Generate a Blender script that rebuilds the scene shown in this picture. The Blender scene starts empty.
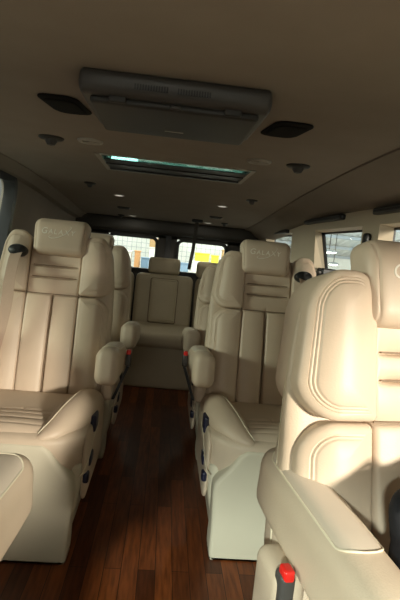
import bpy, bmesh, math, random
from mathutils import Vector, Matrix
random.seed(7)
S = bpy.context.scene
C = S.collection
rad = math.radians

# ------------------------------------------------------------------ materials
def new_mat(name):
    m = bpy.data.materials.new(name); m.use_nodes = True
    nt = m.node_tree
    return m, nt, nt.nodes['Principled BSDF']

def plain(name, col, rough=.5, metal=0., noise=0., nscale=60., bump=0., bscale=400., spec=.5):
    m, nt, b = new_mat(name)
    b.inputs['Base Color'].default_value = (*col, 1)
    b.inputs['Roughness'].default_value = rough
    b.inputs['Metallic'].default_value = metal
    b.inputs['Specular IOR Level'].default_value = spec
    tc = nt.nodes.new('ShaderNodeTexCoord')
    if noise:
        n = nt.nodes.new('ShaderNodeTexNoise'); n.inputs['Scale'].default_value = nscale
        n.inputs['Detail'].default_value = 4
        mx = nt.nodes.new('ShaderNodeMix'); mx.data_type = 'RGBA'
        mx.inputs['A'].default_value = (*[c*(1-noise) for c in col], 1)
        mx.inputs['B'].default_value = (*[min(1, c*(1+noise)) for c in col], 1)
        nt.links.new(tc.outputs['Object'], n.inputs['Vector'])
        nt.links.new(n.outputs['Fac'], mx.inputs['Factor'])
        nt.links.new(mx.outputs['Result'], b.inputs['Base Color'])
    if bump:
        v = nt.nodes.new('ShaderNodeTexVoronoi'); v.inputs['Scale'].default_value = bscale
        bp = nt.nodes.new('ShaderNodeBump'); bp.inputs['Strength'].default_value = bump
        bp.inputs['Distance'].default_value = .001
        nt.links.new(tc.outputs['Object'], v.inputs['Vector'])
        nt.links.new(v.outputs['Distance'], bp.inputs['Height'])
        nt.links.new(bp.outputs['Normal'], b.inputs['Normal'])
    return m

def emit(name, col, st):
    m = bpy.data.materials.new(name); m.use_nodes = True
    nt = m.node_tree; nt.nodes.clear()
    e = nt.nodes.new('ShaderNodeEmission'); o = nt.nodes.new('ShaderNodeOutputMaterial')
    e.inputs['Color'].default_value = (*col, 1); e.inputs['Strength'].default_value = st
    nt.links.new(e.outputs[0], o.inputs[0]); return m

def glass(name, tint, refl=1.0):
    m = bpy.data.materials.new(name); m.use_nodes = True
    nt = m.node_tree; nt.nodes.clear()
    t = nt.nodes.new('ShaderNodeBsdfTransparent'); t.inputs[0].default_value = (*tint, 1)
    g = nt.nodes.new('ShaderNodeBsdfGlossy'); g.inputs['Roughness'].default_value = .03
    lw = nt.nodes.new('ShaderNodeLayerWeight'); lw.inputs['Blend'].default_value = .5
    pw = nt.nodes.new('ShaderNodeMath'); pw.operation = 'POWER'; pw.inputs[1].default_value = 4
    nt.links.new(lw.outputs['Facing'], pw.inputs[0])
    f = nt.nodes.new('ShaderNodeMath'); f.operation = 'MULTIPLY_ADD'; f.inputs[1].default_value = .35*refl; f.inputs[2].default_value = .025*refl
    nt.links.new(pw.outputs[0], f.inputs[0])
    x = nt.nodes.new('ShaderNodeMixShader'); o = nt.nodes.new('ShaderNodeOutputMaterial')
    nt.links.new(f.outputs[0], x.inputs[0]); nt.links.new(t.outputs[0], x.inputs[1])
    nt.links.new(g.outputs[0], x.inputs[2]); nt.links.new(x.outputs[0], o.inputs[0])
    return m

def wood_floor():
    m, nt, b = new_mat('wood_planks')
    tc = nt.nodes.new('ShaderNodeTexCoord')
    mp = nt.nodes.new('ShaderNodeMapping'); mp.inputs['Rotation'].default_value = (0, 0, rad(90))
    br = nt.nodes.new('ShaderNodeTexBrick')
    br.inputs['Scale'].default_value = 1; br.inputs['Brick Width'].default_value = .62
    br.inputs['Row Height'].default_value = .055; br.inputs['Mortar Size'].default_value = .0012
    br.offset = .37
    br.inputs['Color1'].default_value = (.070, .019, .006, 1)
    br.inputs['Color2'].default_value = (.20, .055, .014, 1)
    br.inputs['Mortar'].default_value = (.03, .010, .004, 1)
    n = nt.nodes.new('ShaderNodeTexNoise'); n.inputs['Scale'].default_value = 9; n.inputs['Detail'].default_value = 6
    mp2 = nt.nodes.new('ShaderNodeMapping'); mp2.inputs['Scale'].default_value = (9, .9, 1)
    mx = nt.nodes.new('ShaderNodeMix'); mx.data_type = 'RGBA'; mx.blend_type = 'MULTIPLY'
    mx.inputs['Factor'].default_value = .75
    cr = nt.nodes.new('ShaderNodeValToRGB')
    cr.color_ramp.elements[0].position = .3; cr.color_ramp.elements[0].color = (.38, .33, .3, 1)
    cr.color_ramp.elements[1].position = .68; cr.color_ramp.elements[1].color = (1.25, 1.2, 1.15, 1)
    L = nt.links.new
    L(tc.outputs['Object'], mp.inputs['Vector']); L(mp.outputs[0], br.inputs['Vector'])
    L(tc.outputs['Object'], mp2.inputs['Vector']); L(mp2.outputs[0], n.inputs['Vector'])
    L(n.outputs['Fac'], cr.inputs[0]); L(br.outputs['Color'], mx.inputs['A']); L(cr.outputs[0], mx.inputs['B'])
    L(mx.outputs['Result'], b.inputs['Base Color'])
    b.inputs['Roughness'].default_value = .36
    b.inputs['Specular IOR Level'].default_value = .22
    return m

M = dict(
    leather=plain('cream_leather', (.61, .49, .375), .46, noise=.05, nscale=14, bump=.12, bscale=330, spec=.4),
    leather2=plain('cream_leather_trim', (.595, .485, .37), .48, noise=.05, nscale=18, bump=.2, bscale=330, spec=.4),
    pad=plain('pale_leather_pad', (.64, .55, .45), .5, noise=.04, nscale=14, bump=.1, bscale=330, spec=.35),
    bench=plain('bench_leather', (.53, .455, .32), .5, noise=.06, nscale=14, bump=.2, bscale=330, spec=.35),
    vinyl=plain('pale_vinyl', (.60, .555, .435), .55, noise=.04, nscale=8, bump=.08, bscale=500, spec=.3),
    thread=plain('stitch_thread', (.72, .65, .50), .6),
    seam=plain('brown_seam_shade', (.23, .165, .11), .7),  # dark brown painted in for the shade of deep grooves
    logo=plain('pale_thread', (.84, .80, .70), .6),
    trim=plain('beige_trim', (.56, .47, .345), .6, noise=.04, nscale=6, bump=.06, bscale=300),
    head=plain('headliner_cloth', (.335, .287, .243), .95, noise=.09, nscale=9, bump=.15, bscale=420, spec=.1),
    cove=plain('cove_cloth', (.28, .24, .20), .95, noise=.07, nscale=7, bump=.15, bscale=420, spec=.1),
    dark=plain('dark_trim', (.045, .040, .034), .6, noise=.1, nscale=20),
    black=plain('black_plastic', (.012, .012, .013), .45),
    charcoal=plain('charcoal_plastic', (.062, .058, .055), .42, noise=.08, nscale=150, bump=.1, bscale=900),
    charcoal2=plain('charcoal_lid', (.030, .029, .028), .5, noise=.05, nscale=150),
    grey=plain('grey_plastic', (.42, .385, .33), .5),
    chrome=plain('satin_metal', (.6, .58, .54), .3, metal=1),
    cloth=plain('black_cloth', (.014, .014, .017), .85, noise=.2, nscale=60, bump=.2, bscale=500, spec=.2),
    matt=plain('matt_black', (.012, .011, .010), .9, noise=.2, nscale=200, spec=.15),
    navy=plain('navy_plastic', (.012, .014, .04), .35),
    red=plain('red_plastic', (.75, .02, .015), .35),
    belt=plain('tan_webbing', (.50, .36, .275), .8, noise=.06, nscale=200, bump=.2, bscale=700),
    floor=wood_floor(),
    glassc=glass('clear_glass', (.93, .96, .94)),
    glasst=glass('teal_glass', (.20, .33, .30)),
    lamp=emit('lit_lamp', (1.0, .97, .88), 9),
    tube=emit('lit_tube', (.95, 1, .97), 30),
    down=emit('lit_downlight', (1.0, .93, .78), .55),
    hallfloor=plain('grey_concrete', (.42, .41, .39), .7, noise=.1, nscale=3),
    hallwall=plain('white_block_wall', (.78, .78, .74), .8, noise=.05, nscale=5),
    halldark=plain('dim_grey_wall', (.16, .155, .165), .8, noise=.1, nscale=2),
    steel=plain('galvanised_sheet', (.66, .68, .67), .4, metal=.25, noise=.06, nscale=8),
    rack=plain('rack_steel', (.30, .34, .38), .5),
    carton=plain('brown_carton', (.50, .32, .15), .8, noise=.1, nscale=20),
    yellow=plain('yellow_plastic', (.85, .74, .05), .5),
    orange=plain('orange_plastic', (.70, .36, .16), .5),
    blue=plain('blue_grey_plastic', (.20, .30, .42), .5),
    white=plain('white_carton', (.82, .80, .74), .7),
)

# ------------------------------------------------------------------ mesh helpers
def mesh_obj(name, verts, faces, mat, parent=None, smooth=True, angle=45, fix=True):
    me = bpy.data.meshes.new(name)
    bm = bmesh.new()
    vs = [bm.verts.new(v) for v in verts]
    for f in faces:
        try: bm.faces.new([vs[i] for i in f])
        except ValueError: pass
    if fix: bmesh.ops.recalc_face_normals(bm, faces=bm.faces)
    bm.to_mesh(me); bm.free()
    me.materials.append(mat)
    if smooth:
        me.polygons.foreach_set('use_smooth', [True]*len(me.polygons))
        try: me.set_sharp_from_angle(angle=rad(angle))
        except Exception: pass
    o = bpy.data.objects.new(name, me); C.objects.link(o)
    if parent: o.parent = parent
    return o

def merge(parts):
    V, F = [], []
    for v, f in parts:
        k = len(V); V += list(v); F += [tuple(i+k for i in q) for q in f]
    return V, F

def tf(geo, fn):
    v, f = geo
    return [fn(*p) for p in v], f

def axis_lines(h, r, n, extra=()):
    """coordinates -h..h, denser inside the rounded ends, plus extra lines"""
    L = set()
    k = 5
    for i in range(k+1):
        t = r*(1-math.cos(i/k*math.pi/2)) if True else 0
        L.add(round(-h+t*1.0, 6)); L.add(round(h-t*1.0, 6))
    for i in range(n+1): L.add(round(-h+r+(2*h-2*r)*i/n, 6))
    for e in extra: L.add(round(e, 6))
    L = sorted(x for x in L if -h-1e-9 <= x <= h+1e-9)
    out = [L[0]]
    for x in L[1:]:
        if x-out[-1] > 2e-4: out.append(x)
    return out

def rbox(hx, hy, hz, r=(.02, .02, .02), n=(6, 4, 6), ex=((), (), ())):
    """box with rounded edges, centred on the origin"""
    if not isinstance(r, tuple): r = (r, r, r)
    r = (min(r[0], hx*.999), min(r[1], hy*.999), min(r[2], hz*.999))
    xs, ys, zs = axis_lines(hx, r[0], n[0], ex[0]), axis_lines(hy, r[1], n[1], ex[1]), axis_lines(hz, r[2], n[2], ex[2])
    V, F, ix = [], [], {}
    H = (hx, hy, hz)
    def vid(i, j, k):
        key = (i, j, k)
        if key not in ix:
            p = (xs[i], ys[j], zs[k]); c = []; d = []
            for a in range(3):
                q = max(-(H[a]-r[a]), min(H[a]-r[a], p[a])); c.append(q); d.append((p[a]-q)/r[a])
            L = math.sqrt(sum(t*t for t in d)) or 1
            ix[key] = len(V); V.append(tuple(c[a]+r[a]*d[a]/L for a in range(3)))
        return ix[key]
    I, J, K = len(xs)-1, len(ys)-1, len(zs)-1
    for i in range(I):
        for j in range(J):
            F.append((vid(i, j, 0), vid(i, j+1, 0), vid(i+1, j+1, 0), vid(i+1, j, 0)))
            F.append((vid(i, j, K), vid(i+1, j, K), vid(i+1, j+1, K), vid(i, j+1, K)))
        for k in range(K):
            F.append((vid(i, 0, k), vid(i+1, 0, k), vid(i+1, 0, k+1), vid(i, 0, k+1)))
            F.append((vid(i, J, k), vid(i, J, k+1), vid(i+1, J, k+1), vid(i+1, J, k)))
    for j in range(J):
        for k in range(K):
            F.append((vid(0, j, k), vid(0, j, k+1), vid(0, j+1, k+1), vid(0, j+1, k)))
            F.append((vid(I, j, k), vid(I, j+1, k), vid(I, j+1, k+1), vid(I, j, k+1)))
    return V, F

def at(geo, x, y, z):
    return [(a+x, b+y, c+z) for a, b, c in geo[0]], geo[1]

def box(x0, x1, y0, y1, z0, z1, r=None):
    if r:
        return at(rbox((x1-x0)/2, (y1-y0)/2, (z1-z0)/2, r, (1, 1, 1)), (x0+x1)/2, (y0+y1)/2, (z0+z1)/2)
    V = [(x, y, z) for x in (x0, x1) for y in (y0, y1) for z in (z0, z1)]
    F = [(0, 1, 3, 2), (4, 6, 7, 5), (0, 4, 5, 1), (2, 3, 7, 6), (0, 2, 6, 4), (1, 5, 7, 3)]
    return V, F

def hexa(b, t):
    """solid from a bottom and a top quad"""
    return list(b)+list(t), [(3, 2, 1, 0), (4, 5, 6, 7)]+[(i, (i+1) % 4, 4+(i+1) % 4, 4+i) for i in range(4)]

def rrect(x0, x1, z0, z1, rs, n=10):
    """rounded rectangle; rs = radii (x0z0, x1z0, x1z1, x0z1)"""
    P = []
    cs = [(x0, z0, 180, 1, 1), (x1, z0, 270, -1, 1), (x1, z1, 0, -1, -1), (x0, z1, 90, 1, -1)]
    w = min(x1-x0, z1-z0)/2*.98
    for (cx, cz, a0, sx, sz), r in zip(cs, rs):
        r = max(.002, min(r, w))
        for i in range(n+1):
            a = rad(a0+90*i/n)
            P.append((cx+sx*r+r*math.cos(a), cz+sz*r+r*math.sin(a)))
    return P

def pillow(x0, x1, z0, z1, rs, y_back, y_front, puff, edge=.02, groove=((.020, .0022), (.027, .0022)), n=10, mask=None):
    """upholstered panel facing -y, with a stitched border; rings inset by distance"""
    w = min(x1-x0, z1-z0)/2
    prof = [(0, y_back)]
    for i in range(6):
        a = i/5*math.pi/2
        prof.append((edge*(1-math.cos(a)), y_front+edge-edge*math.sin(a)))
    ds = [edge*(1-math.cos(i/5*math.pi/2)) for i in range(6)]
    D = w*.93
    extra = []
    steps = sorted(set([edge+(D-edge)*i/14 for i in range(1, 15)] +
                       [g+o for g, _ in groove for o in (-.003, -.0015, 0, .0015, .003) if edge < g+o < D]))
    for d in steps:
        y = y_front - puff*(1-(1-(d-edge)/(D-edge))**2)
        for g, dep in groove:
            y += dep*math.exp(-((d-g)/.0016)**2)
        prof.append((d, y))
    V, F = [], []
    for k_, (d, y) in enumerate(prof):
        R = rrect(x0+d, x1-d, z0+d, z1-d, [max(.002, q-d) for q in rs], n)
        dg = sum(dep*math.exp(-((d-g)/.0016)**2) for g, dep in groove) if k_ > 6 else 0
        V += [(x, y-(dg*(1-mask(x, z)) if mask else 0), z) for x, z in R]
    N = 4*(n+1)
    for k in range(len(prof)-1):
        for i in range(N):
            j = (i+1) % N
            F.append((k*N+i, k*N+j, (k+1)*N+j, (k+1)*N+i))
    F.append(tuple(range((len(prof)-1)*N, len(prof)*N)))
    F.append(tuple(reversed(range(N))))
    return V, F

def pillow_poly(P, y_back, y_front, edge=.012, puff=.0):
    """panel from a free outline (x,z) facing -y; inset along the vertex normals"""
    N = len(P)
    nor = []
    for i in range(N):
        a, b = P[i-1], P[(i+1) % N]
        t = (b[0]-a[0], b[1]-a[1]); L = math.hypot(*t) or 1
        nor.append((-t[1]/L, t[0]/L))
    prof = [(0, y_back)]+[(edge*(1-math.cos(i/5*math.pi/2)), y_front+edge-edge*math.sin(i/5*math.pi/2)) for i in range(6)]
    V, F = [], []
    for d, y in prof:
        V += [(p[0]+nor[i][0]*d, y, p[1]+nor[i][1]*d) for i, p in enumerate(P)]
    for k in range(len(prof)-1):
        for i in range(N):
            j = (i+1) % N
            F.append((k*N+i, k*N+j, (k+1)*N+j, (k+1)*N+i))
    F.append(tuple(range((len(prof)-1)*N, len(prof)*N))); F.append(tuple(reversed(range(N))))
    return V, F

def loft(sections):
    N = len(sections[0]); V = [p for s in sections for p in s]; F = []
    for k in range(len(sections)-1):
        for i in range(N):
            j = (i+1) % N
            F.append((k*N+i, k*N+j, (k+1)*N+j, (k+1)*N+i))
    F.append(tuple(reversed(range(N)))); F.append(tuple(range((len(sections)-1)*N, len(sections)*N)))
    return V, F

def catmull(P, n=8):
    out = []
    Q = [P[0]]+list(P)+[P[-1]]
    for i in range(1, len(Q)-2):
        for k in range(n):
            t = k/n
            out.append(tuple(.5*((2*Q[i][a])+(-Q[i-1][a]+Q[i+1][a])*t+(2*Q[i-1][a]-5*Q[i][a]+4*Q[i+1][a]-Q[i+2][a])*t*t
                             + (-Q[i-1][a]+3*Q[i][a]-3*Q[i+1][a]+Q[i+2][a])*t**3) for a in range(len(P[0]))))
    out.append(tuple(P[-1])); return out

def tube(P, r, n=8):
    P = [Vector(p) for p in P]; secs = []
    up = Vector((.3, .2, .93))
    for i, p in enumerate(P):
        t = (P[min(i+1, len(P)-1)]-P[max(i-1, 0)]).normalized()
        a = t.cross(up).normalized(); b = t.cross(a).normalized()
        rr = r[i] if isinstance(r, (list, tuple)) else r
        secs.append([tuple(p+a*rr*math.cos(q*2*math.pi/n)+b*rr*math.sin(q*2*math.pi/n)) for q in range(n)])
    return loft(secs)

def ribbon(P, width_dir, w, th=.0016):
    """flat strap through points P"""
    P = [Vector(p) for p in P]; secs = []
    for i, p in enumerate(P):
        t = (P[min(i+1, len(P)-1)]-P[max(i-1, 0)]).normalized()
        a = (Vector(width_dir)-t*t.dot(Vector(width_dir))).normalized(); b = t.cross(a).normalized()
        secs.append([tuple(p+a*w/2+b*th/2), tuple(p-a*w/2+b*th/2), tuple(p-a*w/2-b*th/2), tuple(p+a*w/2-b*th/2)])
    return loft(secs)

def disc(r, h0, h1, n=28, rings=None):
    """lathe about z from (radius, z) pairs"""
    prof = rings or [(0.0001, h0), (r, h0), (r, h1), (.0001, h1)]
    V, F = [], []
    for q, z in prof:
        V += [(q*math.cos(2*math.pi*i/n), q*math.sin(2*math.pi*i/n), z) for i in range(n)]
    for k in range(len(prof)-1):
        for i in range(n):
            j = (i+1) % n
            F.append((k*n+i, k*n+j, (k+1)*n+j, (k+1)*n+i))
    F.append(tuple(range(n))); F.append(tuple(range((len(prof)-1)*n, len(prof)*n)))
    return V, F

def thing(name, label, cat, loc=(0, 0, 0), rz=0, group=None):
    o = bpy.data.objects.new(name, None); C.objects.link(o)
    o.empty_display_size = .05
    o.location = loc; o.rotation_euler = (0, 0, rz)
    o['label'] = label; o['category'] = cat
    if group: o['group'] = group
    return o

def tag(o, label, cat, group=None):
    o['label'] = label; o['category'] = cat
    if group: o['group'] = group
    return o

def struct(o):
    o['kind'] = 'structure'; return o

def copy_tree(root, label, loc, rz):
    r = root.copy(); C.objects.link(r); r.location = loc; r.rotation_euler = (0, 0, rz); r['label'] = label
    def rec(src, dst):
        for ch in list(src.children):
            c = ch.copy(); C.objects.link(c); c.parent = dst
            rec(ch, c)
    rec(root, r)
    return r

def text_geo(s, size, depth=.0006):
    cu = bpy.data.curves.new('lettering', 'FONT'); cu.body = s; cu.size = size
    cu.align_x = 'LEFT'; cu.extrude = depth; cu.space_character = 1.08
    o = bpy.data.objects.new('lettering', cu); C.objects.link(o)
    dg = bpy.context.evaluated_depsgraph_get()
    me = bpy.data.meshes.new_from_object(o.evaluated_get(dg))
    V = [tuple(v.co) for v in me.vertices]; F = [tuple(p.vertices) for p in me.polygons]
    bpy.data.objects.remove(o); bpy.data.curves.remove(cu); bpy.data.meshes.remove(me)
    return V, F

# embroidered lettering in a 0..w by -..h frame, upright in x,z
def logo_geo():
    parts = []; x = 0
    for i, ch in enumerate('GALAXY'):
        sz = .034 if i == 0 else .027
        V, F = text_geo(ch, sz)
        x0 = min(v[0] for v in V); x1 = max(v[0] for v in V)
        sh = .12
        parts.append(([(v[0]-x0+x+sh*v[1], v[2], v[1]) for v in V], F)); x += (x1-x0)+.0048
    w = x
    sw = catmull([(.040, 0, -.004), (.030, 0, -.012), (.040, 0, -.0165), (.062, 0, -.013), (.085, 0, -.002), (.102, 0, .014), (.112, 0, .030), (.106, 0, .036)], 8)
    n = len(sw)
    parts.append(tube(sw, [.0004+.0011*math.sin(math.pi*min(1, .08+i/n*.95)) for i in range(n)], 6))
    return merge(parts), w
LOGO, LOGO_W = logo_geo()

# ------------------------------------------------------------------ captain seat
# local frame: x = 0 on the seat centre line, +x toward the aisle (mirrored with mir=-1), -y to the front, floor at z = 0
def gs(v, c, w): return math.exp(-((v-c)/w)**2)
def sstep(a, b, v):
    t = max(0, min(1, (v-a)/(b-a))); return t*t*(3-2*t)

def make_seat(label, loc, rz, mir=1, rec=13, arm_tilt=-6, zoff=0, hx=.012, axo=.276, bx=.338, bz=0, ar=(.400, .185, .568)):
    root = thing('captain_seat', label, 'seat', loc, rz, 'cream leather captain seats')
    PY, PZ = .44, .36+zoff
    cr, sr = math.cos(rad(rec)), math.sin(rad(rec))
    def B(x, y, s): return (x*mir, PY+s*sr+y*cr, PZ+s*cr-y*sr)
    def G(x, y, z): return (x*mir, y, z+zoff)
    def GF(x, y, z): return (x*mir, y, z)
    def part(name, geo, mat, fn=G, parent=None, angle=60, smooth=True):
        v, f = tf(geo, fn)
        if mir < 0: f = [tuple(reversed(q)) for q in f]
        return mesh_obj(name, v, f, M[mat], parent or root, smooth, angle)
    # --- base and its front panel
    def base_fn(x, y, z):
        k = .84+.16*sstep(.0, .26, z)
        return GF(x*k, y, z)
    part('base', at(rbox(.243, .205, .157, (.03, .03, .02), (4, 4, 8)), 0, .245, .157), 'vinyl', base_fn)
    half = [(.0, .0005), (.20, .0005), (.214, .008), (.221, .030), (.222, .10), (.226, .18), (.229, .245), (.222, .275), (.200, .302), (.178, .328), (.162, .352), (.148, .374), (.130, .388), (.105, .392), (0, .392)]
    hp = catmull(half, 4)
    outline = [(x, z) for x, z in hp]+[(-x, z) for x, z in reversed(hp[1:-1])]
    part('front_panel', pillow_poly(outline, .07, -.016, .016), 'vinyl', lambda x, y, z: GF(x, y, max(.0004, z-.014*max(0, 1-z/.07))))
    # --- skirt under the cushion: rounded apron all round
    def skirt(x, y, z):
        f = sstep(.12, -.02, y)
        return G(x*(1-.10*f*sstep(.10, .25, abs(x))), y+.03*sstep(.12, .26, abs(x))*f + .012*sstep(.36, .28, z)*f, z)
    part('cushion_skirt', at(rbox(.252, .235, .078, (.06, .06, .03), (8, 8, 4)), 0, .225, .342), 'leather2', skirt)
    # --- cushion insert with pleats
    pl = [.055, .105, .155, .205]
    ex_y = [p-.235+o for p in pl for o in (-.008, -.004, -.002, 0, .002, .004, .008)]
    ex_x = [o for o in (-.008, -.004, -.002, 0, .002, .004, .008)]
    def cush(x, y, z):
        top = sstep(.345, .39, z)
        d = sum(.0045*gs(y, p, .006) for p in pl)*sstep(.14, .10, abs(x))
        d += .006*gs(x, 0, .004)*sstep(.19, .24, y)
        return G(x, y, z-top*d+top*.008*(1-(x/.16)**2)+.030*sstep(.40, .06, y)-.012*top*sstep(.06, .0, y))
    part('seat_cushion', at(rbox(.172, .225, .055, (.03, .04, .03), (10, 12, 3), (ex_x, ex_y, ())), 0, .235, .344), 'leather', cush)
    for sd in (1, -1):
        sp = catmull([(.205, .455, .385, .050, .050), (.207, .36, .405, .054, .062), (.200, .24, .425, .060, .064), (.175, .125, .425, .060, .052),
                      (.148, .055, .418, .046, .034), (.118, .020, .409, .026, .018), (.098, .008, .404, .006, .006)], 8)
        secs = []
        for i, p in enumerate(sp):
            a = sp[max(i-1, 0)]; b = sp[min(i+1, len(sp)-1)]
            t = Vector((b[0]-a[0], b[1]-a[1], 0)).normalized(); nx = Vector((t.y, -t.x, 0))
            ring = []
            for q in range(28):
                an = 2*math.pi*q/28; cx, cz = math.cos(an), math.sin(an)
                ring.append((sd*(p[0]+nx.x*p[3]*cx), p[1]+nx.y*p[3]*cx, p[2]+p[4]*cz))
            secs.append(ring)
        b = part('cushion_bolster', loft(secs), 'leather')
        seam = [(sd*(p[0]-.35*p[3]), p[1], p[2]+.945*p[4]) for p in sp[2:-5]]
        part('stitching', tube(seam, .0016, 6), 'thread', parent=b)
    # --- backrest shell
    def shell(x, y, s):
        t = sstep(.38, .70, s); t2 = sstep(.20, .70, s)
        w = 1-.09*t*t-.16*t2*sstep(.04, .12, y)-.02*sstep(.25, -.05, s)
        y = .028+(y-.028)*(1-.38*t2)
        return B(x*w, y+.01*gs(s, .2, .2), s)
    back = part('backrest', at(rbox(.250, .052, .365, (.035, .035, .085), (8, 4, 12)), 0, .080, .325), 'leather2', shell)
    for sd in (1, -1):
        pts = [(sd*.2505, .070, -.0+.56*i/24) for i in range(25)]
        part('stitching', tube(pts, .0018, 6), 'thread', shell, back)
    # --- centre panel: one long seam and three pleats under the headrest
    sx = [o for o in (-.012, -.008, -.005, -.0025, 0, .0025, .005, .008, .012)]
    ss = []
    for p in (.450, .520, .568): ss += [p-.32+o for o in (-.014, -.008, -.005, -.0025, 0, .0025, .005, .008, .014)]
    def centre(x, y, s):
        f = sstep(.03, .0, y)
        low = sstep(.457, .443, s)
        d = low*(.024*gs(x, 0, .0046)+.003*gs(x, 0, .016))
        d += .012*gs(s, .450, .0044)+.003*gs(s, .450, .012)
        nar = sstep(.100, .084, abs(x))
        for p in (.520, .568): d += nar*(.024*gs(s, p, .0046)+.003*gs(s, p, .012))
        d -= .006*low*gs(abs(x), .055, .03)
        return B(x, y+f*d-.012*f*gs(s, .2, .2), s)
    cp_ = part('centre_panel', at(rbox(.1055, .035, .335, (.012, .012, .02), (8, 2, 20), (sx, (), ss)), 0, .033, .310), 'leather', centre)
    def sf(x, s, o=.0015): return (x, -.002+.0085-.012*gs(s, .2, .2)*.6-o, s)
    part('seam', tube([sf(0, .445*i/14, .004) for i in range(1, 15)], .0018, 6), 'seam', B, cp_)  # dark tube painting the shade down the centre groove
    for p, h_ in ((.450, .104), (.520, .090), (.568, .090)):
        part('seam', tube([sf(h_*(i/7-1), p, .0045) for i in range(15)], .0018, 6), 'seam', B, cp_)  # dark tubes painting the shade in the cross grooves
    # --- wing bolsters and lower side bolsters
    def wing(x, y, s):
        e = sstep(.14, .27, abs(x))
        return B(x-math.copysign(.026, x)*e*sstep(.50, .71, s), y+.042*e*e, s)
    for sd in (1, -1):
        x0, x1 = (.107, .240) if sd > 0 else (-.240, -.107)
        rs = (.012, .075, .105, .045) if sd > 0 else (.075, .012, .045, .105)
        mk = lambda x, z: sstep(.132, .158, abs(x))
        part('wing_bolster', pillow(x0, x1, .452, .705, rs, .075, -.022, .010, .013, ((.0125, .0045), (.0190, .003), (.0240, .003)), 14, mk), 'leather', wing)
        rs = (.012, .03, .085, .012) if sd > 0 else (.03, .012, .012, .085)
        x0, x1 = (.107, .234) if sd > 0 else (-.234, -.107)
        part('side_bolster', pillow(x0, x1, -.03, .448, rs, .075, -.010, .008, .014, ((.0125, .004), (.0190, .003), (.0240, .0025)), 14, mk), 'leather', wing)
    # --- headrest
    HX, HS = hx, .688
    exx = [s*(.094+o) for s in (1, -1) for o in (-.003, -.0015, 0, .0015, .003)]
    def headr(x, y, z):
        g = gs(abs(x), .094, .0018)*sstep(.02, -.015, y)*.003
        bl = 1+.04*sstep(-.07, .05, z)
        return B(HX+x*bl, y*(1-.12*sstep(.02, .075, z))+g-.006*(1-(x/.12)**2)*sstep(.0, -.05, y)+.008+.012*sstep(.03, .08, z), HS+z)
    hr = part('headrest', rbox(.108, .046, .078, (.030, .030, .030), (12, 4, 8), (exx, (), ())), 'leather', headr)
    for sx_ in (-.05, .05):
        part('headrest_post', tube([(HX+sx_, .03, .56), (HX+sx_, .03, .65)], .006, 8), 'chrome', B, hr)
    if True:
        lw = .140; k = lw/LOGO_W
        V, F = LOGO
        def lg(x, y, z):
            xx = -lw/2-.006+x*k; zz = .004+z*k
            X = HX*mir+xx; ysurf = -.046-.006*(1-(xx/.12)**2)+.0085
            yy = ysurf+.0*z - .0012 + y
            p = (X, PY+(HS+zz)*sr+yy*cr, PZ+(HS+zz)*cr-yy*sr)
            return p
        v, f = tf((V, F), lg)
        mesh_obj('embroidered_lettering', v, f, M['logo'], hr, False)
    # --- armrests (aisle side seen in the photo, the outer one folded the same way)
    for sd in (1, -1):
        ax = sd*axo
        ca, sa = math.cos(rad(arm_tilt)), math.sin(rad(arm_tilt))
        def arm(x, y, z):
            t = sstep(-ar[1], ar[1], y)
            zz = z*(1-.10*t)-.012*gs(y, .05, .12)*0
            hw = 1+.12*t-.06*sstep(.1, .21, y)
            zz += .008*(1-(x/.05)**2)*sstep(.0, .06, z)
            yy = y
            return G(ax+x*hw, ar[0]+yy*ca-zz*sa, ar[2]+zz*ca+yy*sa)
        a = part('armrest', rbox(.043, ar[1], .064, (.030, .040, .034), (4, 12, 5)), 'leather2', arm)
        Q = rrect(-.033, .033, -ar[1]+.11, ar[1]-.030, (.030,)*4, 8); P = []
        for i_, q_ in enumerate(Q):
            w_ = Q[(i_+1) % len(Q)]; m_ = max(1, int(math.dist(q_, w_)/.012))
            P += [(q_[0]+(w_[0]-q_[0])*t_/m_, q_[1]+(w_[1]-q_[1])*t_/m_) for t_ in range(m_)]
        def asurf(x, y):
            dx, dy = max(0, abs(x)-.013), max(0, abs(y)-ar[1]+.040)
            return .064-(.034-.034*math.sqrt(max(0, 1-(dx/.030)**2-(dy/.040)**2)))
        part('armrest_stitching', tube([(x, y, asurf(x, y)+.0008) for x, y in P+P[:1]], .0016, 6), 'thread', arm, a)
        rows = []; y0_, y1_, r_, h_ = -ar[1]+.11, ar[1]-.030, .028, .033
        for q_ in range(25):
            t_ = (1-math.cos(math.pi*q_/24))/2; y_ = y0_+(y1_-y0_)*t_
            e_ = max(0, r_-min(y_-y0_, y1_-y_)); w_ = max(.0005, h_-r_+math.sqrt(max(0, r_*r_-e_*e_)))
            rows.append([(w_*c_/6, y_) for c_ in range(-6, 7)])
        PV = [(x_, y_, asurf(x_, y_)+.0016*(1-max(abs(x_)/h_, abs(2*(y_-y0_)/(y1_-y0_)-1))**8)) for rw in rows for x_, y_ in rw]
        PF = [(i_*13+j_, i_*13+j_+1, (i_+1)*13+j_+1, (i_+1)*13+j_) for i_ in range(24) for j_ in range(12)]
        n_ = len(PV); PV += [(x_, y_, z_-.006) for x_, y_, z_ in PV]; PF += [tuple(i_+n_ for i_ in reversed(f_)) for f_ in PF]
        part('armrest_pad', (PV, PF), 'pad', arm, a)
        part('armrest_hinge', at(rbox(.026, .05, .10, .02, (2, 2, 4)), sd*.262, .50, .49), 'leather2')
    # --- aisle side trim with switches
    st = part('side_trim', at(rbox(.012, .205, .120, (.010, .05, .05), (1, 6, 5)), .246, .265, .285), 'leather2')
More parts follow.
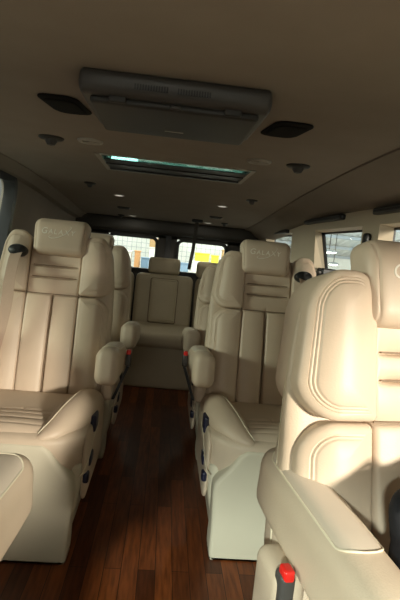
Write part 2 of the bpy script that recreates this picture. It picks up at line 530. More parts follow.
    for (yy, zz, hy, hz) in ((.19, .405, .034, .030), (.125, .300, .032, .020), (.075, .255, .018, .018)):
        part('switch', at(rbox(.010, hy, hz, .008, (1, 2, 2)), .254, yy, zz), 'navy', parent=st)
    part('trim_strip', tube(catmull([(.240, .020, .283), (.2505, .04, .292), (.2565, .09, .315), (.258, .17, .350), (.258, .30, .365)], 6), .0022, 8), 'thread')
    # --- seat belt from the slot in the outer wing, and buckle on the aisle side
    def slot(x, y, z): return B(-.148+x*.85, y-.010, .612+z*.9)
    ring = []
    part('belt_guide', tf(disc(.05, 0, 1, 28, [(.0001, -.010), (.036, -.012), (.043, -.006), (.045, .004), (.045, .02), (.0001, .02)]),
                          lambda x, y, z: (x*1.0, z-.034, y*.62)), 'black', slot)
    bp = catmull([(-.148, -.050, .602), (-.150, -.072, .565), (-.152, -.086, .48), (-.156, -.080, .36), (-.20, -.05, .12), (-.25, .0, -.02)], 6)
    part('shoulder_belt', ribbon(bp, (1, -.15, .1), .046), 'belt', B)
    if bx:
        bk = part('belt_buckle', at(rbox(.012, .016, .028, .008, (2, 2, 2)), bx, .46, .572+bz), 'charcoal')
        part('release_button', at(rbox(.009, .012, .010, .005, (2, 2, 2)), bx, .456, .600+bz), 'red', parent=bk)
        part('buckle_stalk', tf(box(-.006, .006, -.006, .006, .40, .54), lambda x, y, z: (x+bx-.05+.05*sstep(.40, .52, z), y+.46, z)), 'black', parent=bk)
    return root

make_seat('nearest cream leather seat at right, its padded armrest in the foreground', (.560, .253, 0), rad(9), -1, zoff=-.012, arm_tilt=5, hx=.02, axo=.212, bx=.272, bz=-.004, ar=(.46, .21, .632))
make_seat('front-row cream seat at the left edge, only armrest and backrest edge in view', (-.592, .272, 0), rad(-5), 1, zoff=-.02, arm_tilt=4, bx=0, axo=.300, ar=(.42, .20, .605))
make_seat('cream leather seat at left, second row, with its padded armrest beside the aisle', (-.455, 1.49, 0), 0, 1)
make_seat('cream leather seat at right behind the nearest one, pale front panel on wood floor', (.455, 1.555, 0), 0, -1, hx=.02)
make_seat('cream seat mostly hidden behind the left second-row seat, armrest beside the aisle', (-.437, 2.27, 0), 0, 1, zoff=-.035, bx=0)
make_seat('cream seat mostly hidden behind the right second-row seat, beside the aisle', (.455, 2.32, 0), 0, -1, zoff=-.05, rec=27, bx=0)

bag = thing('bag', 'black soft bag lying against the backrest of the nearest right seat, at the picture edge', 'bag', (.437, .612, .60))
def bagf(x, y, z):
    return (x+.03*sstep(-.1, .15, z)+.012*math.sin(z*31), y+.23*z+.006*math.sin(x*40+z*25), z+.02*math.sin(x*22))
mesh_obj('body', *tf(rbox(.115, .030, .155, (.05, .028, .06), (8, 4, 8)), bagf), M['cloth'], bag)
mesh_obj('strap', *tf(tube(catmull([(-.09, -.03, .06), (-.10, -.05, .13), (-.03, -.045, .17), (.03, -.04, .12)], 6), .007, 8), bagf), M['black'], bag)

# ------------------------------------------------------------------ rear bench
def make_bench():
    root = thing('bench_seat', 'wide cream rear bench across the end of the aisle below the back windows', 'bench', (.0, 3.42, 0))
    R = lambda n, g, m, p=None, a=60: mesh_obj(n, g[0], g[1], M[m], p or root, True, a)
    R('base', at(rbox(.76, .27, .17, (.02, .02, .02), (4, 3, 3)), .0, .30, .17), 'bench')
    rec = rad(11); cr, sr = math.cos(rec), math.sin(rec); PY, PZ = .47, .37
    def B(x, y, s): return (x, PY+s*sr+y*cr, PZ+s*cr-y*sr)
    for cx, hw in ((-.51, .26), (.0, .235), (.49, .235)):
        c = R('seat_cushion', at(rbox(hw, .27, .055, (.03, .045, .035), (6, 6, 3)), cx, .265, .355), 'bench')
        b = R('backrest', tf(at(rbox(hw, .06, .235, (.045, .04, .05), (6, 3, 8)), cx, .06, .21), B), 'bench')
        if abs(cx) < .1:
            R('console_gap_shade', tf(pillow(cx-.1135, cx+.1135, .040, .405, (.02, .02, .02, .02), .05, -.006, .004, .0, ()), B), 'seam', b)  # dark sheet painting the shade in the gap round the console
            R('console_panel', tf(pillow(cx-.108, cx+.108, .045, .400, (.02, .02, .02, .02), .05, -.024, .008, .012, ((.016, .003),)), B), 'bench', b)
        else:
            R('wing_bolster', tf(pillow(cx-hw+.012, cx-.05, .26, .435, (.01, .04, .05, .05), .05, -.01, .02, .02), B), 'bench', b)
            R('wing_bolster', tf(pillow(cx+.05, cx+hw-.012, .26, .435, (.04, .01, .05, .05), .05, -.01, .02, .02), B), 'bench', b)
            R('centre_panel', tf(pillow(cx-.095, cx+.095, .02, .42, (.02, .02, .02, .02), .05, -.008, .012, .016), B), 'bench', b)
        hx = cx-.105 if cx > .1 else cx-.012
        h = R('headrest', tf(at(rbox(.130, .048, .066, (.03, .03, .03), (5, 3, 4)), hx, .055, .515), B), 'bench')
        for sx in (-.05, .05):
            R('headrest_post', tf(tube([(hx+sx, .06, .40), (hx+sx, .06, .48)], .006), B), 'chrome', h)
    return root
make_bench()

# ------------------------------------------------------------------ ceiling
def ceil_z(y): return 1.37-.115*sstep(2.4, 4.7, y)
SX0, SX1, SY0, SY1 = -.30, .305, 1.955, 2.34
def make_ceiling():
    xl = -.76
    def xr(y): return .60+.10*sstep(1.2, 3.2, y)
    ys = sorted(set([-1.0+i*.2 for i in range(30)]+[SY0, SY1, 4.75]))
    ys = [y for y in ys if y <= 4.75]
    V, F = [], []
    for y in ys:
        for x in (xl, -.52, SX0, 0, SX1, .5, xr(y)):
            V.append((x, y, ceil_z(y)))
    n = 7
    for k in range(len(ys)-1):
        for i in range(n-1):
            if SY0-1e-6 <= ys[k] < SY1-1e-6 and i in (2, 3): continue
            F.append((k*n+i, k*n+i+1, (k+1)*n+i+1, (k+1)*n+i))
    V2 = [(x, y, z+.035) for x, y, z in V]; m = len(V)
    F2 = [tuple(i+m for i in reversed(f)) for f in F]
    # closing strips round the sunroof hole
    P = box(SX0-.012, SX0, SY0, SY1, 1.365, 1.43), box(SX1, SX1+.012, SY0, SY1, 1.365, 1.43), box(SX0, SX1, SY0-.012, SY0, 1.365, 1.43), box(SX0, SX1, SY1, SY1+.012, 1.365, 1.43)
    struct(mesh_obj('ceiling', *merge([(V+V2, F+F2)]), M['head'], None, True, 30))
    # coves between ceiling and side walls
    V, F = [], []
    for y in ys:
        z = ceil_z(y)
        V += [(xr(y)-.004, y, z-.006), (xr(y)+.055, y, z-.020), (.80, y, z-.062), (.852, y, min(z-.085, 1.285)), (.93, y, min(z-.085, 1.285)), (.93, y, z+.03), (xr(y)-.004, y, z+.03)]
    n = 7
    for k in range(len(ys)-1):
        for i in range(n):
            j = (i+1) % n
            F.append((k*n+i, k*n+j, (k+1)*n+j, (k+1)*n+i))
    F.append(tuple(range(n))); F.append(tuple((len(ys)-1)*n+i for i in range(n)))
    struct(mesh_obj('trim_1', V, F, M['cove'], None, True, 30))
    V, F = [], []
    for y in ys:
        z = ceil_z(y)
        V += [(xl+.004, y, z-.006), (xl-.02, y, z-.020), (-.80, y, z-.045), (-.86, y, z-.055), (-.90, y, z-.055), (-.90, y, z+.03), (xl+.004, y, z+.03)]
    for k in range(len(ys)-1):
        for i in range(n):
            j = (i+1) % n
            F.append((k*n+i, k*n+j, (k+1)*n+j, (k+1)*n+i))
    F.append(tuple(range(n))); F.append(tuple((len(ys)-1)*n+i for i in range(n)))
    struct(mesh_obj('trim_2', V, F, M['cove'], None, True, 30))
make_ceiling()

# sunroof set in the ceiling
sr_ = thing('sunroof', 'dark tinted sunroof with teal glass set in the ceiling behind the screen unit', 'sunroof', ((SX0+SX1)/2, (SY0+SY1)/2, 1.37))
ox, oy = (SX0+SX1)/2, (SY0+SY1)/2
def sun(n, g, m): return mesh_obj(n, [(x-ox, y-oy, z-1.37) for x, y, z in g[0]], g[1], M[m], sr_, True, 30)
fr = merge([box(SX0-.014, SX0+.004, SY0-.014, SY1+.014, 1.3665, 1.40), box(SX1-.004, SX1+.014, SY0-.014, SY1+.014, 1.3665, 1.40),
            box(SX0, SX1, SY0-.014, SY0+.004, 1.3665, 1.40), box(SX0, SX1, SY1-.004, SY1+.014, 1.3665, 1.40)])
sun('frame', fr, 'grey')
sun('glass_pane', box(SX0+.002, SX1-.002, SY0+.002, SY1-.002, 1.3745, 1.378), 'glasst')
sun('rubber_seal', merge([box(SX0+.004, SX1-.004, SY1-.03, SY1-.004, 1.366, 1.374), box(SX0+.004, SX1-.004, SY0+.21, SY0+.225, 1.367, 1.3735)]), 'black')
sun('sliding_shade', box(SX0+.006, SX1-.006, SY0+.115, SY1-.03, 1.371, 1.3742), 'black')

# overhead video screen unit
DV = thing('overhead_screen', 'charcoal flip-down video screen unit folded against the ceiling', 'screen', (-.01, 1.10, 1.37))
def dv(n, g, m, p=None, a=40): return mesh_obj(n, g[0], g[1], M[m], p or DV, True, a)
def hous(x, y, z):
    return (x*(1-.02*sstep(.0, .13, y)), y+.020*sstep(-.03, .03, z)*sstep(-.05, -.10, y)*-1, z)
H = dv('housing', tf(at(rbox(.192, .140, .023, (.012, .022, .021), (6, 6, 3)), 0, .025, -.022), hous), 'charcoal')
lid = dv('screen_lid', at(rbox(.170, .125, .008, (.010, .010, .006), (4, 4, 1)), 0, .030, -.050), 'charcoal2')
for hx in (-.115, .115): dv('hinge', at(rbox(.018, .008, .008, .004, (2, 2, 2)), hx, -.093, -.047), 'charcoal2', lid)
dv('latch', at(rbox(.010, .004, .004, .003, (1, 1, 1)), .0, -.096, -.051), 'charcoal', lid)
dv('maker_mark', box(-.022, .022, .080, .086, -.0588, -.0578), 'grey', lid)
for gx in (-.048, .036):
    sl = merge([box(gx-.034+i*.0052, gx-.034+i*.0052+.0026, -.1165, -.10, -.031, -.015) for i in range(13)])
    dv('vent_grille', sl, 'black')

# ceiling fittings
def fitting(name, x, y, label, cat, group, parts, rz=0):
    t = thing(name, label, cat, (x, y, ceil_z(y)), rz, group)
    slope = (ceil_z(y+.02)-ceil_z(y-.02))/.04
    for n, g, m in parts:
        mesh_obj(n, [(a, b, c+slope*b) for a, b, c in g[0]], g[1], M[m], t, True, 40)
    return t
def spk(s):
    fr = rbox(.049, .075, .005, (.03, .03, .004), (3, 3, 1))
    fr = [(x+.25*s*y*-1*.6, y, z-.003) for x, y, z in fr[0]], fr[1]
    gr = rbox(.038, .060, .003, (.024, .024, .002), (3, 3, 1))
    gr = [(x+.25*s*y*-1*.6, y, z-.008) for x, y, z in gr[0]], gr[1]
    return [('frame', fr, 'matt'), ('grille', gr, 'matt')]
fitting('ceiling_speaker', -.284, 1.275, 'black speaker on the ceiling left of the video screen', 'speaker', 'ceiling speakers', spk(-1))
fitting('ceiling_speaker', .272, 1.262, 'black speaker on the ceiling right of the video screen', 'speaker', 'ceiling speakers', spk(1))
def dome(r): return [('bezel', disc(r, 0, 0, 24, [(.0001, .012), (r, .012), (r, -.004), (r*.85, -.008), (.0001, -.008)]), 'black'),
                     ('lens', at(disc(r, 0, 0, 20, [(r*.5, -.004), (r*.46, -.016), (r*.3, -.026), (.0001, -.029)]), 0, 0, 0), 'charcoal')]
fitting('reading_light', -.427, 1.735, 'dark domed reading light on the ceiling, near the left window', 'reading light', 'ceiling reading lights', dome(.042))
fitting('reading_light', .432, 1.735, 'dark domed reading light on the ceiling, right of the sunroof', 'reading light', 'ceiling reading lights', dome(.042))
fitting('reading_light', -.48, 2.90, 'small dark reading light on the ceiling, above the left second-row headrest', 'reading light', 'ceiling reading lights', dome(.034))
fitting('reading_light', .47, 2.90, 'small dark reading light on the ceiling, behind the right round vent', 'reading light', 'ceiling reading lights', dome(.034))
fitting('reading_light', -.43, 4.35, 'farthest dark reading light on the ceiling, left side by the rear header', 'reading light', 'ceiling reading lights', dome(.030))
fitting('reading_light', .46, 4.15, 'farthest dark reading light on the ceiling, right side by the rear header', 'reading light', 'ceiling reading lights', dome(.030))
def vent():
    ring = disc(.043, 0, 0, 32, [(.030, .004), (.043, .004), (.043, -.004), (.039, -.008), (.034, -.008), (.030, -.002)])
    sp = merge([tf(box(.006, .032, -.0025, .0025, -.006, 0), lambda x, y, z, a=a: (x*math.cos(a)-y*math.sin(a), x*math.sin(a)+y*math.cos(a), z)) for a in (.5, .5+2.094, .5+4.189)])
    return [('ring', ring, 'grey'), ('vane', merge([disc(.030, .004, -.001, 24), sp, disc(.009, 0, -.008, 16)]), 'grey')]
fitting('air_vent', -.292, 1.712, 'round grey air vent on the ceiling, left of the sunroof', 'vent', 'round ceiling vents', vent())
fitting('air_vent', .291, 1.728, 'round grey air vent on the ceiling, right of the sunroof', 'vent', 'round ceiling vents', vent())
def downl(r): return [('bezel', disc(r, 0, 0, 24, [(r*.75, .003), (r, .003), (r, -.004), (r*.8, -.006), (r*.75, -.001)]), 'grey'), ('lens', disc(r*.75, .002, -.003, 20), 'down')]
for i, (x, y, lab) in enumerate(((-.345, 3.25, 'lit downlight on the ceiling left behind the sunroof'), (.335, 3.25, 'lit downlight on the ceiling right behind the sunroof'),
                  (-.33, 4.30, 'rear lit downlight on the ceiling, left of centre above the back window'), (.33, 4.25, 'rear lit downlight on the ceiling, right of centre above the back window'))):
    fitting('downlight', x, y, lab, 'downlight', 'ceiling downlights', downl(.038))
def flat(): return [('frame', at(rbox(.05, .030, .006, (.02, .02, .004), (3, 3, 1)), 0, 0, -.003), 'black'), ('louvre', merge([box(-.04, .04, -.02+i*.012, -.015+i*.012, -.011, -.008) for i in range(4)]), 'dark')]
fitting('ceiling_grille', -.36, 3.80, 'flat dark oblong grille on the rear ceiling, left side', 'grille', 'oblong ceiling grilles', flat())
fitting('ceiling_grille', .35, 3.80, 'flat dark oblong grille on the rear ceiling, right side', 'grille', 'oblong ceiling grilles', flat())

# long air louvres under the coves
def louvre(x, y0, y1, z, label):
    t = thing('air_louvre', label, 'air louvre', (x, (y0+y1)/2, z), 0, 'long cove air louvres')
    s = -1 if x > 0 else 1
    L = (y1-y0)/2
    mesh_obj('housing', *at(rbox(.016, L, .014, (.008, .02, .008), (2, 4, 2)), 0, 0, 0), M['black'], t, True, 40)
    for k in (-1, 1):
        mesh_obj('slat', *box(s*.014, s*.019, -L+.02, L-.02, k*.006-.0015, k*.006+.0015), M['charcoal'], t, False)
louvre(.845, 2.36, 3.02, 1.268, 'dark air louvre in the right cove above the middle side window')
louvre(.845, 1.35, 2.00, 1.268, 'dark air louvre in the right cove nearest the front')
louvre(.845, 3.45, 4.30, 1.225, 'dark air louvre in the right cove farthest back, near the headrest')
louvre(-.868, 3.18, 3.85, 1.235, 'dark air louvre in the left cove above the lettered headrest')

# ------------------------------------------------------------------ floor, side walls, windows
struct(mesh_obj('floor', *box(-.95, .95, -1.4, 4.75, -.05, 0), M['floor'], None, False))

XR = .852
def wall_right():
    P = [box(XR, .95, -1.4, 4.75, 0, .80), box(XR, .95, -1.4, 4.75, 1.215, 1.30)]
    def pillar(yi0, yi1, yo0, yo1, sl=0):
        # inner face yi0..yi1 at XR, outer face yo0..yo1 at .95; sl shifts the lower end forward
        P.append(hexa([(XR, yi0-sl*.4, .80), (XR, yi1, .80), (.95, yo1, .80), (.95, yo0-sl, .80)],
                      [(XR, yi0, 1.215), (XR, yi1, 1.215), (.95, yo1, 1.215), (.95, yo0, 1.215)]))
    pillar(1.955, 2.13, 2.03, 2.10)
    pillar(2.83, 3.36, 3.01, 3.30, .28)
    pillar(4.25, 4.75, 4.35, 4.75)
    pillar(.05, 1.05, .10, 1.0)  # out of view; widened to keep the right light off the seat behind
    pillar(-1.4, -.95, -1.4, -1.0)
    P.append(box(XR, .95, -.95, .05, .80, .915))
    return struct(mesh_obj('wall_right', *merge(P), M['trim'], None, False))
wall_right()
def pane(n, x, y0, y1, z0, z1):
    return struct(mesh_obj(n, *box(x-.002, x+.002, y0, y1, z0, z1), M['glassc'], None, False))
for n, y0, y1 in (('window_1', .96, 2.06), ('window_2', 2.08, 3.10), ('window_3', 3.28, 4.38), ('window_4', -1.0, .12)):
    w = pane(n, .957, y0, y1, .75, 1.26)
    f = merge([box(.951, .963, y0-.012, y1+.012, 1.205, 1.225), box(.951, .963, y1-.022, y1+.004, .75, 1.25) if n != 'window_2' else
               hexa([(.944, 2.72, .79), (.944, 2.745, .79), (.962, 2.745, .79), (.962, 2.72, .79)], [(.944, 2.985, 1.22), (.944, 3.015, 1.22), (.962, 3.015, 1.22), (.962, 2.985, 1.22)])])
    mesh_obj('window_seal', *f, M['black'], w, False)
b = thing('belt_anchor', 'black shoulder belt anchor knob on the right window pillar', 'belt anchor', (XR, 2.035, 1.150))
mesh_obj('knob', *at(rbox(.014, .020, .030, (.010, .014, .014), (2, 2, 2)), -.014, 0, 0), M['black'], b)
mesh_obj('belt_webbing', *ribbon([(-.010, 0, -.028), (-.008, .005, -.2), (-.008, .01, -.5)], (0, 1, 0), .044), M['belt'], b)
# dark latch block at the bottom of the middle window
t = thing('window_latch', 'black latch block at the corner of the middle right window', 'latch', (.905, 2.70, .972))
mesh_obj('latch_body', *at(rbox(.040, .055, .030, .008, (2, 2, 2)), 0, 0, 0), M['black'], t)
mesh_obj('latch_lever', *at(rbox(.010, .030, .008, .004, (1, 1, 1)), -.046, -.01, .006), M['charcoal'], t)

def wall_left():
    # follows the leaning body side; opening with rounded rear top corner
    def X(z): return -.90+.0*z if z < .8 else -.90+.065*((z-.8)/.52)
    Y0, Y1, Z0, Z1 = .35, 2.73, .72, 1.315
    P = [box(-.98, -.90, -1.4, 4.75, 0, Z0)]
    zs = [Z0+(Z1-Z0)*i/12 for i in range(13)]
    r = .10
    def end(z):
        if z > Z1-r:
            a = (z-(Z1-r))/r; return Y1-r*(1-math.sqrt(max(0, 1-a*a)))
        return Y1
    zs = sorted(set(zs+[Z1-r+r*math.sin(i/8*math.pi/2) for i in range(9)]))
    def col(y0f, y1f):
        secs = []
        for z in zs:
            secs.append([(X(z), y0f(z), z), (X(z), y1f(z), z), (X(z)-.07, y1f(z), z), (X(z)-.07, y0f(z), z)])
        return loft(secs)
    P.append(col(end, lambda z: 4.75))
    P.append(col(lambda z: .05, lambda z: Y0))
    P.append(col(lambda z: -1.4, lambda z: -.95))
    zt = Z1
    P.append(hexa([(X(zt), -1.4, zt), (X(zt), 4.75, zt), (X(zt)-.07, 4.75, zt), (X(zt)-.07, -1.4, zt)],
                  [(X(zt)-.0, -1.4, 1.34), (X(zt)-.0, 4.75, 1.34), (X(zt)-.07, 4.75, 1.34), (X(zt)-.07, -1.4, 1.34)]))
    w = struct(mesh_obj('wall_left', *merge(P), M['cove'], None, False))
    # dark rubber rim
    path = [(X(Z0)+.0, Y1-.01, Z0)]+[(X(z)+.002, end(z)-.01, z) for z in zs[1:]]+[(X(Z1)+.002, y, Z1-.01) for y in (2.5, 2.0, 1.4, .8, Y0)]
    wn = struct(mesh_obj('window_5', *hexa([(-.945, Y0, Z0), (-.945, Y1, Z0), (-.941, Y1, Z0), (-.941, Y0, Z0)],
                  [(-.880, Y0, Z1), (-.880, Y1, Z1), (-.876, Y1, Z1), (-.876, Y0, Z1)]), M['glassc'], None, False))
    secs = []
    pts = [Vector(p) for p in path]
    for i, p in enumerate(pts):
        tt = (pts[min(i+1, len(pts)-1)]-pts[max(i-1, 0)]).normalized()
        nx = Vector((1, 0, -.12)).normalized(); b_ = tt.cross(nx).normalized()
        secs.append([tuple(p+nx*.008+b_*.022), tuple(p+nx*.008-b_*.022), tuple(p-nx*.05-b_*.022), tuple(p-nx*.05+b_*.022)])
    mesh_obj('window_seal', *loft(secs), M['black'], wn, True, 40)
wall_left()

# ------------------------------------------------------------------ rear end: header, two doors with windows
YR = 4.62
struct(mesh_obj('trim_3', *merge([tf(at(rbox(.86, .10, .075, (.02, .05, .05), (6, 3, 3)), -.02, YR, 1.205), lambda x, y, z: (x, y, z)),
                                  box(-.92, .92, YR-.02, YR+.10, 1.22, 1.42)]), M['dark'], None, True, 40))
def rear_door(n, x0, x1, w0, w1, wn):
    P = [box(x0, x1, YR-.01, YR+.06, 0, .78), box(x0, x1, YR-.01, YR+.06, 1.10, 1.22), box(x0, w0, YR-.01, YR+.06, .76, 1.12), box(w1, x1, YR-.01, YR+.06, .76, 1.12)]
    d = struct(mesh_obj(n, *merge(P), M['dark'], None, False))
    # rounded frame and pane
    R = rrect(w0-.004, w1+.004, .776, 1.104, (.05,)*4, 8); R2 = rrect(w0+.022, w1-.022, .802, 1.080, (.04,)*4, 8)
    N = len(R)
    V = [(x, YR-.022, z) for x, z in R]+[(x, YR-.022, z) for x, z in R2]+[(x, YR+.05, z) for x, z in R2]+[(x, YR+.05, z) for x, z in R]
    F = []
    for k in range(4):
        for i in range(N):
            j = (i+1) % N; F.append((k*N+i, k*N+j, ((k+1) % 4)*N+j, ((k+1) % 4)*N+i))
    mesh_obj('window_frame', V, F, M['black'], d, True, 40)
    struct(mesh_obj(wn, *box(w0, w1, YR+.028, YR+.032, .78, 1.10), M['glassc'], None, False))
rear_door('door_1', -.90, -.005, -.56, -.095, 'window_6')
rear_door('door_2', .005, .90, .085, .565, 'window_7')
mesh_obj('door_seal', *box(-.025, .025, YR-.03, YR-.008, .2, 1.15), M['black'], bpy.data.objects['door_1'], False)
# belt hanging from the roof at the back
hb = thing('hanging_belt', 'dark seat belt hanging from the rear ceiling in front of the right back window', 'seat belt', (.225, 4.10, ceil_z(4.10)))
mesh_obj('retractor_cover', *at(rbox(.045, .03, .012, .008, (2, 2, 1)), 0, 0, -.010), M['black'], hb)
mesh_obj('webbing', *ribbon([(0, 0, -.015), (-.004, .0, -.12), (-.012, .01, -.26), (-.03, .02, -.42)], (1, .3, 0), .030), M['dark'], hb)

# front end behind the camera: dashboard, header over the windscreen, pillars
struct(mesh_obj('wall_front', *merge([box(-.95, .95, -1.5, -1.0, -.05, .80), box(-.95, .95, -1.12, -.98, 1.30, 1.42), box(-.95, -.84, -1.2, -.98, .75, 1.35), box(.84, .95, -1.2, -.98, .75, 1.35)]), M['dark'], None, False))
struct(mesh_obj('window_8', *hexa([(-.84, -1.45, .80), (.84, -1.45, .80), (.84, -1.445, .80), (-.84, -1.445, .80)], [(-.84, -1.10, 1.31), (.84, -1.10, 1.31), (.84, -1.095, 1.31), (-.84, -1.095, 1.31)]), M['glassc'], None, False))

# ------------------------------------------------------------------ workshop hall round the van
GZ = -.62
struct(mesh_obj('ground', *box(-8, 9, -11, 16, GZ-.1, GZ), M['hallfloor'], None, False))
def corr():
    V, F = [], []
    zs = [GZ+i*.045 for i in range(int(5.6/.045))]
    for i, z in enumerate(zs):
        x = 6.0+(.035 if i % 4 in (1, 2) else 0)
        V += [(x, -11, z), (x, 16, z), (x+.1, -11, z), (x+.1, 16, z)]
    for i in range(len(zs)-1):
        a = i*4; F += [(a, a+1, a+5, a+4), (a+2, a+6, a+7, a+3)]
    struct(mesh_obj('wall_east', V, F, M['steel'], None, False))
corr()
struct(mesh_obj('wall_north', *box(-8, 2.4, 12.0, 12.2, GZ, 5), M['hallwall'], None, False))
struct(mesh_obj('wall_west', *box(-4.2, -4.0, -11, 16, GZ, 5), M['halldark'], None, False))
struct(mesh_obj('ceiling_hall', *box(-8, 9, -11, 16, 4.6, 4.7), M['steel'], None, False))

def lean_to():
    V, F = [], []
    n = 90
    for i in range(n):
        x = 2.4+i*.05; b = .05 if i % 4 in (1, 2) else 0
        V += [(x, 8.0, 2.34+b), (x, 13.0, 1.14+b), (x, 8.0, 2.40+b), (x, 13.0, 1.20+b)]
    for i in range(n-1):
        a = i*4; F += [(a, a+1, a+5, a+4), (a+2, a+6, a+7, a+3)]
    struct(mesh_obj('ceiling_lean', V, F, M['steel'], None, False))
    for k in range(6):
        t = k/5.5+.04
        struct(mesh_obj('trim_%d' % (4+k), *box(2.4, 6.85, 8+5*t-.04, 8+5*t+.04, 2.26-1.2*t, 2.33-1.2*t), M['rack'], None, False))
lean_to()
struct(mesh_obj('wall_far', *box(2.2, 9, 13.0, 13.1, GZ, 1.22), M['hallwall'], None, False))

def hang_lamp(x, y, z, label, r=.28, top=2.0):
    t = thing('hanging_lamp', label, 'lamp', (x, y, z), 0, 'round workshop lamps')
    mesh_obj('lamp_shade', *disc(r, 0, 0, 28, [(.02, .05), (.05, .045), (r*.8, .03), (r, 0), (r*.97, 0), (r*.75, .02), (.02, .03)]), M['rack'], t)
    mesh_obj('bulb_lens', *disc(r, 0, 0, 28, [(.0001, -.03), (r*.6, -.02), (r*.92, .01), (.0001, .03)]), M['lamp'], t)
    mesh_obj('cable', *tube([(0, 0, .04), (0, 0, top-z)], .008), M['black'], t)
hang_lamp(3.02, 9.0, 1.20, 'round bright lamp seen through the middle right window, higher of the two', .17, 2.1)
hang_lamp(3.55, 10.2, .97, 'round bright lamp seen through the middle right window, lower of the two', .12, 1.9)
t = thing('tube_lamp', 'white tube lamp outside, glimpsed through the sunroof glass', 'lamp', (-1.06, 10.5, 2.70))
mesh_obj('tube', *tube([(-.27, 0, 0), (.27, 0, 0)], .055, 12), M['tube'], t)
mesh_obj('reflector', *box(-.32, .32, -.10, .10, .06, .10), M['rack'], t, False)
mesh_obj('cable', *tube([(0, 0, .1), (0, 0, 1.95)], .008), M['black'], t)

def mesh_panel(x0, x1, y, z0, z1, label):
    t = thing('wire_mesh_panel', label, 'wire panel', ((x0+x1)/2, y, GZ))
    c = (x0+x1)/2; P = []
    k = x0
    while k <= x1+1e-6:
        P.append(box(k-c-.004, k-c+.004, -.004, .004, z0-GZ, z1-GZ)); k += .11
    k = z0
    while k <= z1+1e-6:
        P.append(box(x0-c, x1-c, -.012, -.004, k-GZ-.004, k-GZ+.004)); k += .11
    mesh_obj('wire_grid', *merge(P), M['rack'], t, False)
    for sx in (x0-c, x1-c):
        mesh_obj('post', *box(sx-.03, sx+.03, -.03, .03, 0, z1-GZ), M['rack'], t, False)
        mesh_obj('foot', *box(sx-.04, sx+.04, -.25, .25, 0, .05), M['rack'], t, False)
mesh_panel(-1.6, -.16, 11.4, -.3, 1.75, 'grey wire mesh panel standing behind the left back window')
mesh_panel(.12, 1.5, 11.4, -.3, 1.75, 'grey wire mesh panel standing behind the right back window')
def bench_table(x0, x1, y, h, label):
    t = thing('work_table', label, 'table', ((x0+x1)/2, y, GZ)); w = (x1-x0)/2
    mesh_obj('table_top', *box(-w, w, -.35, .35, h-.05, h, .01), M['white'], t, True, 30)
    for sx in (-1, 1):
        for sy in (-1, 1):
            mesh_obj('leg', *box(sx*(w-.05)-.03, sx*(w-.05)+.03, sy*.3-.03, sy*.3+.03, 0, h-.05), M['rack'], t, False)
bench_table(-1.9, -.1, 10.5, 1.12, 'white work table behind the left back window')
bench_table(.1, 1.9, 10.5, 1.12, 'white work table behind the right back window')
def crate(x, y, z, w, d, h, m, label, cat='box'):
    t = thing('carton' if cat == 'box' else 'tub', label, cat, (x, y, z), random.uniform(-.1, .1))
    mesh_obj('body', *box(-w/2, w/2, -d/2, d/2, 0, h, .012), M[m], t, True, 30)
    mesh_obj('lid', *box(-w/2-.01, w/2+.01, -d/2-.01, d/2+.01, h, h+.03, .008), M[m], t, True, 30)
zt = GZ+1.12
crate(-.62, 10.45, zt, .11, .2, .32, 'orange', 'narrow orange tub seen low in the left back window', 'tub')
crate(-.44, 10.25, zt, .16, .2, .20, 'blue', 'blue-grey tub low at the right side of the left back window', 'tub')
crate(-.30, 10.6, zt, .18, .2, .42, 'white', 'white carton at the right side of the left back window')
crate(-.30, 10.6, zt+.45, .17, .2, .17, 'carton', 'brown carton on top of the white one, left back window')
crate(-.86, 10.5, zt, .22, .3, .30, 'white', 'white carton low in the middle of the left back window')
crate(.38, 10.40, zt-.0, .20, .2, .16, 'blue', 'blue-grey tub low in the right back window', 'tub')
crate(.70, 10.6, zt, .26, .3, .22, 'white', 'white carton under the long yellow tub, right back window')
crate(.76, 10.6, zt+.25, .30, .2, .15, 'yellow', 'long yellow tub on a white carton, right back window', 'tub')
crate(1.04, 10.55, zt, .16, .2, .38, 'yellow', 'tall yellow tub beside the white carton, right back window', 'tub')
crate(1.27, 10.5, zt, .18, .2, .52, 'carton', 'tall brown carton at the right of the yellow tubs')

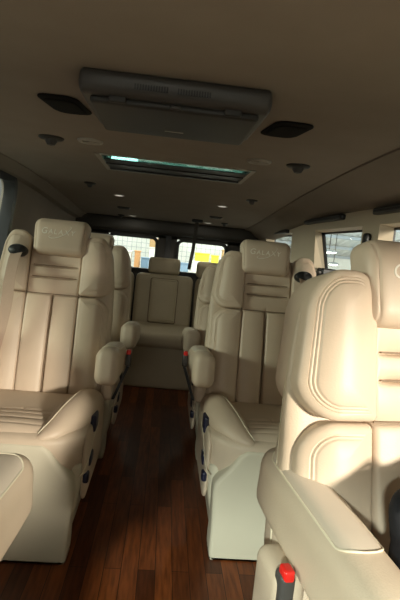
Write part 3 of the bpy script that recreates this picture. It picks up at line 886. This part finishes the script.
# ------------------------------------------------------------------ light
def area(name, loc, to, sx, sy, power, col=(1, 1, 1)):
    l = bpy.data.lights.new(name, 'AREA'); l.shape = 'RECTANGLE'; l.size = sx; l.size_y = sy; l.energy = power; l.color = col
    o = bpy.data.objects.new(name, l); C.objects.link(o); o.location = loc
    d = Vector(to)-Vector(loc); o.rotation_euler = d.to_track_quat('-Z', 'Y').to_euler()
    return o
area('hall_light_front', (-.95, -2.5, 1.81), (.3, 1.2, .5), .25, .2, 235, (.95, 1, .92))
area('hall_light_right', (1.9, -2.4, 1.51), (.2, 1.5, .7), .3, .3, 370, (1, .86, .74))
area('windscreen_fill', (-.25, -1.9, 1.27), (0, 1.0, .95), .7, .2, 11, (1, .92, .83))  # added weak fill outside the windscreen, not a hall lamp
area('hall_light_left', (-3.4, .7, 1.45), (.8, 1.8, 1.0), .6, .4, 65, (.95, 1, .82))
area('hall_light_rear', (0, 8.2, 4.2), (0, 11.5, 1.0), 4, 1, 380, (.97, 1, .92))
area('lean_to_fill', (4.0, 7.2, -.3), (4.1, 11, 2.0), 2, 1, 200, (.93, 1, .96))  # added fill near the ground to brighten the lean-to roof from below

for i_, (x_, y_) in enumerate(((-.345, 3.25), (.335, 3.25), (-.33, 4.30), (.33, 4.25))):
    o_ = area('downlight_lamp_%d' % i_, (x_, y_, ceil_z(y_)-.012), (x_*.8, y_, 0), .05, .05, .45, (1, .97, .80))
w = bpy.data.worlds.new('hall_air'); S.world = w; w.use_nodes = True
w.node_tree.nodes['Background'].inputs[0].default_value = (.9, 1, .92, 1)
w.node_tree.nodes['Background'].inputs[1].default_value = .25

# ------------------------------------------------------------------ camera
f, p, yw, rl = 486., .10766, .07642, .100
F_ = Vector((math.sin(yw)*math.cos(p), math.cos(yw)*math.cos(p), -math.sin(p)))
R_ = Vector((math.cos(yw), -math.sin(yw), 0)); U_ = R_.cross(F_)
R2 = math.cos(rl)*R_+math.sin(rl)*U_; U2 = -math.sin(rl)*R_+math.cos(rl)*U_
cam = bpy.data.cameras.new('camera'); co = bpy.data.objects.new('camera', cam); C.objects.link(co)
cam.sensor_fit = 'VERTICAL'; cam.sensor_height = 24; cam.lens = 24*f/600
cam.clip_start = .02
co.matrix_world = Matrix(((R2.x, U2.x, -F_.x, 0), (R2.y, U2.y, -F_.y, 0), (R2.z, U2.z, -F_.z, 1.05), (0, 0, 0, 1)))
S.camera = co
vs = S.view_settings
vs.view_transform = 'Standard'; vs.look = 'None'; vs.gamma = 1; vs.exposure = 0; vs.use_curve_mapping = False
